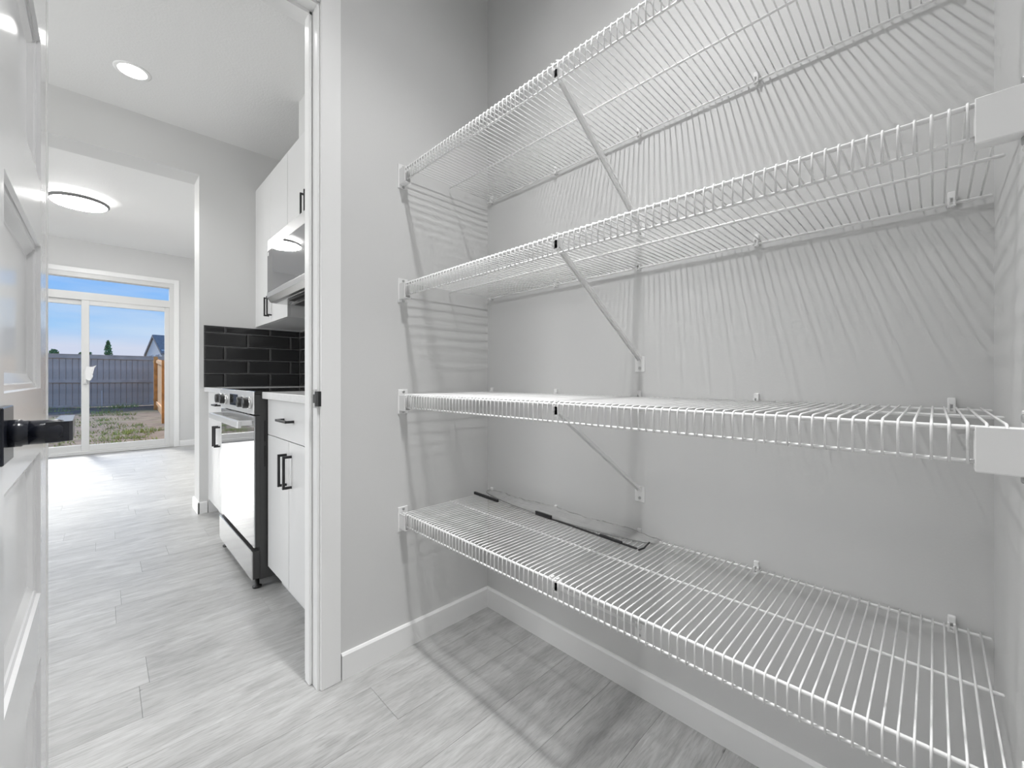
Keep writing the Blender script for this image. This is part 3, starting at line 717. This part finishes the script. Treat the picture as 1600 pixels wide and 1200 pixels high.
for nm, z0, z1 in (('top_rail', 1.702, 1.826), ('middle_rail', .866, .978), ('bottom_rail', .02, .10)):
    for a, c in ((-6.9, -4.1), (-4.095, -1.3), (-1.295, 1.5), (1.505, 2.6)): bx(nm, fence_m, (a, c, -.022, .018, z0, z1), fn, .003)
bx('cap', fence_m, (-6.9, 2.6, -.03, .07, 1.826, 1.85), fn)
for px_ in (-5.5, -2.7, 2.55): bx('post', fence_m, (px_ - .045, px_ + .045, .04, .13, -.1, 1.84), fn)
cf = thing('cedar_fence', 'unpainted orange cedar fence running along the right side of the yard', 'fence', None, (1.0, 12, 0))
def cpt(y): return 1.246 + (y - 17.75) * .0415
for y0, y1, z0_, z1_ in ((9.0, 12.4, 1.36, 1.42), (12.4, 17.75, 1.42, 1.66), (17.75, 20.6, 1.72, 1.72)):
    n_ = int((y1 - y0) / .145)
    for k in range(n_):
        f_ = (k + .5) / n_; a = y0 + f_ * (y1 - y0); zt = z0_ + (z1_ - z0_) * f_
        bx('fence_board', cedarlit_m, (cpt(a) - 1.0 + .03, cpt(a) - 1.0 + .048, a - 12 - .071, a - 12 + .071, .0, zt - .02), cf)
    for off in (None, -.14):
        bb = bmesh.new(); za, zb_ = (.18, .18) if off is None else (z0_ + off, z1_ + off)
        vs = [bb.verts.new((cpt(y_) - 1 + dx_, y_ - 12, z_ + dz_)) for y_, z_ in ((y0, za), (y1, zb_)) for dx_ in (-.008, .0295) for dz_ in (0, .09)]
        for q in ((0, 1, 3, 2), (4, 6, 7, 5), (0, 4, 5, 1), (2, 3, 7, 6), (0, 2, 6, 4), (1, 5, 7, 3)): bb.faces.new([vs[i_] for i_ in q])
        obj('rail', bb, cedarlit_m, cf)
for y, zt in ((9.0, 1.36), (12.4, 1.43), (17.75, 1.72)): bx('post', cedar_m, (cpt(y) - 1 - .06, cpt(y) - 1 + .0295, y - 12 - .045, y - 12 + .045, -.06, zt), cf, .003)
st = bx('stake', film_m, (-.022, -.008, 20.28, 20.295, .0, .60)); st['label'] = 'thin white stake standing in front of the grey board fence'; st['category'] = 'stake'

def tuft(b, cx, cy, n, rad, h):
    for _ in range(n):
        a = random.uniform(0, 2 * PI); r = rad * math.sqrt(random.random()); x0, y0 = cx + r * math.cos(a), cy + r * math.sin(a)
        hh = h * random.uniform(.4, 1.1); wv = random.uniform(.006, .014); a2 = random.uniform(0, 2 * PI); ln = hh * random.uniform(.3, .9); a3 = random.uniform(0, 2 * PI)
        z = gz(x0, y0) - .01
        vs = [b.verts.new(q) for q in ((x0 - wv * math.cos(a2), y0 - wv * math.sin(a2), z), (x0 + wv * math.cos(a2), y0 + wv * math.sin(a2), z), (x0 + ln * math.cos(a3), y0 + ln * math.sin(a3), z + hh))]
        b.faces.new(vs)
b = bmesh.new()
for _ in range(80):
    gy = YF + .5 + (FY - YF - .8) * random.random() ** 1.3; gx = random.uniform(-3.2, .45)
    if random.random() < .25: tuft(b, gx, gy, 60, .35, .06)
    else: tuft(b, gx, gy, 30, .14, .07)
for cx, cy, n_, r_, h_ in ((.35, 12.2, 240, .35, .12), (.55, 10.9, 220, .35, .13), (.25, 14.5, 200, .4, .12), (.0, 10.4, 350, .7, .10), (-.2, 11.3, 320, .7, .08), (-.9, 10.0, 300, .6, .10), (-.05, 17.3, 260, .5, .13), (.35, 16.0, 180, .35, .12), (.55, 19.8, 200, .4, .25), (-.2, 20.3, 300, 1.2, .16)):
    tuft(b, cx, cy, int(n_ * .6), r_, h_ * .75)
gr_ = obj('grass', b, grass_m); gr_['kind'] = 'stuff'; gr_['label'] = 'sparse green weeds and grass growing in the bare yard soil'; gr_['category'] = 'grass'

def tree(x, y, zb, zt, rad, label, n=420, narrow=True):
    t = thing('tree', label, 'tree', 'trees beyond the grey fence', (x, y, 0))
    b = bmesh.new(); tube(b, [(0, 0, -.05), (0.02, 0, zb + (zt - zb) * .35), (0, 0, zt * .9)], .06, 7, rs=[.09, .06, .02]); obj('trunk', b, bark_m, t)
    b = bmesh.new()
    for _ in range(n):
        s = random.random(); z = zb + (zt - zb) * s
        rr = rad * (math.sin(PI * min(1, .12 + .88 * s)) ** .7 if narrow else math.sqrt(max(0, 1 - (2 * s - 1) ** 2))) * math.sqrt(random.random())
        a = random.uniform(0, 2 * PI); c = Vector((rr * math.cos(a), rr * math.sin(a), z)); q = random.uniform(.05, .11)
        u = Vector((random.gauss(0, 1), random.gauss(0, 1), random.gauss(0, 1))).normalized(); w = u.orthogonal().normalized()
        b.faces.new([b.verts.new(c + u * q), b.verts.new(c + w * q * .6), b.verts.new(c - u * q), b.verts.new(c - w * q * .6)])
    f = obj('foliage', b, leaf_m, t); f['kind'] = 'stuff'
tree(.25, 35, 1.4, 3.30, .19, 'narrow upright dark green tree standing alone beyond the grey fence', 500)
tree(-1.68, 30, .9, 2.42, .30, 'low bushy tree at the left peeking over the grey fence', 350, False)
tree(-.62, 30, .9, 2.42, .38, 'low leafy tree behind the sliding door mullion peeking over the fence', 420, False)

hs = thing('house', 'neighbouring house with grey roof and white gable beyond the cedar fence', 'house', None, (4.35, 65, 0)); hs.rotation_euler = (0, 0, math.radians(10))
GW, HL, EZ, RZ = 2.9, 9.0, 4.25, 6.25
b = bmesh.new(); box(b, 0, HL, -GW, GW, 0, EZ); obj('wall', b, siding_m, hs)
b = bmesh.new(); prism(b, [(-GW, EZ), (GW, EZ), (0, RZ - .12)], 'X', .0, .25); obj('gable', b, siding_m, hs)
b = bmesh.new()
for sg in (-1, 1):
    prism(b, [(0, RZ), (sg * (GW + .35), EZ - .25), (sg * (GW + .35), EZ - .45), (0, RZ - .2)], 'X', -.10, HL + .3)
obj('roof', b, roof_m, hs)
b = bmesh.new()
for sg in (-1, 1): prism(b, [(0, RZ - .03), (sg * (GW + .37), EZ - .27), (sg * (GW + .37), EZ - .55), (0, RZ - .32)], 'X', -.16, -.10)
obj('fascia', b, roof_m, hs)
for a in (-1.4, 1.0):
    w = bx('window', mat('house_trim', (.8, .8, .8), .6), (-.06, .02, a - .6, a + .6, 2.6, 3.9), hs); bx('pane', houseglass_m, (-.08, -.055, a - .5, a + .5, 2.7, 3.8), w)
for a in (1.6, 4.6):
    w = bx('window', MATS['house_trim'], (a - .7, a + .7, -GW - .06, -GW + .02, 2.6, 3.9), hs); bx('pane', houseglass_m, (a - .6, a + .6, -GW - .08, -GW - .055, 2.7, 3.8), w)
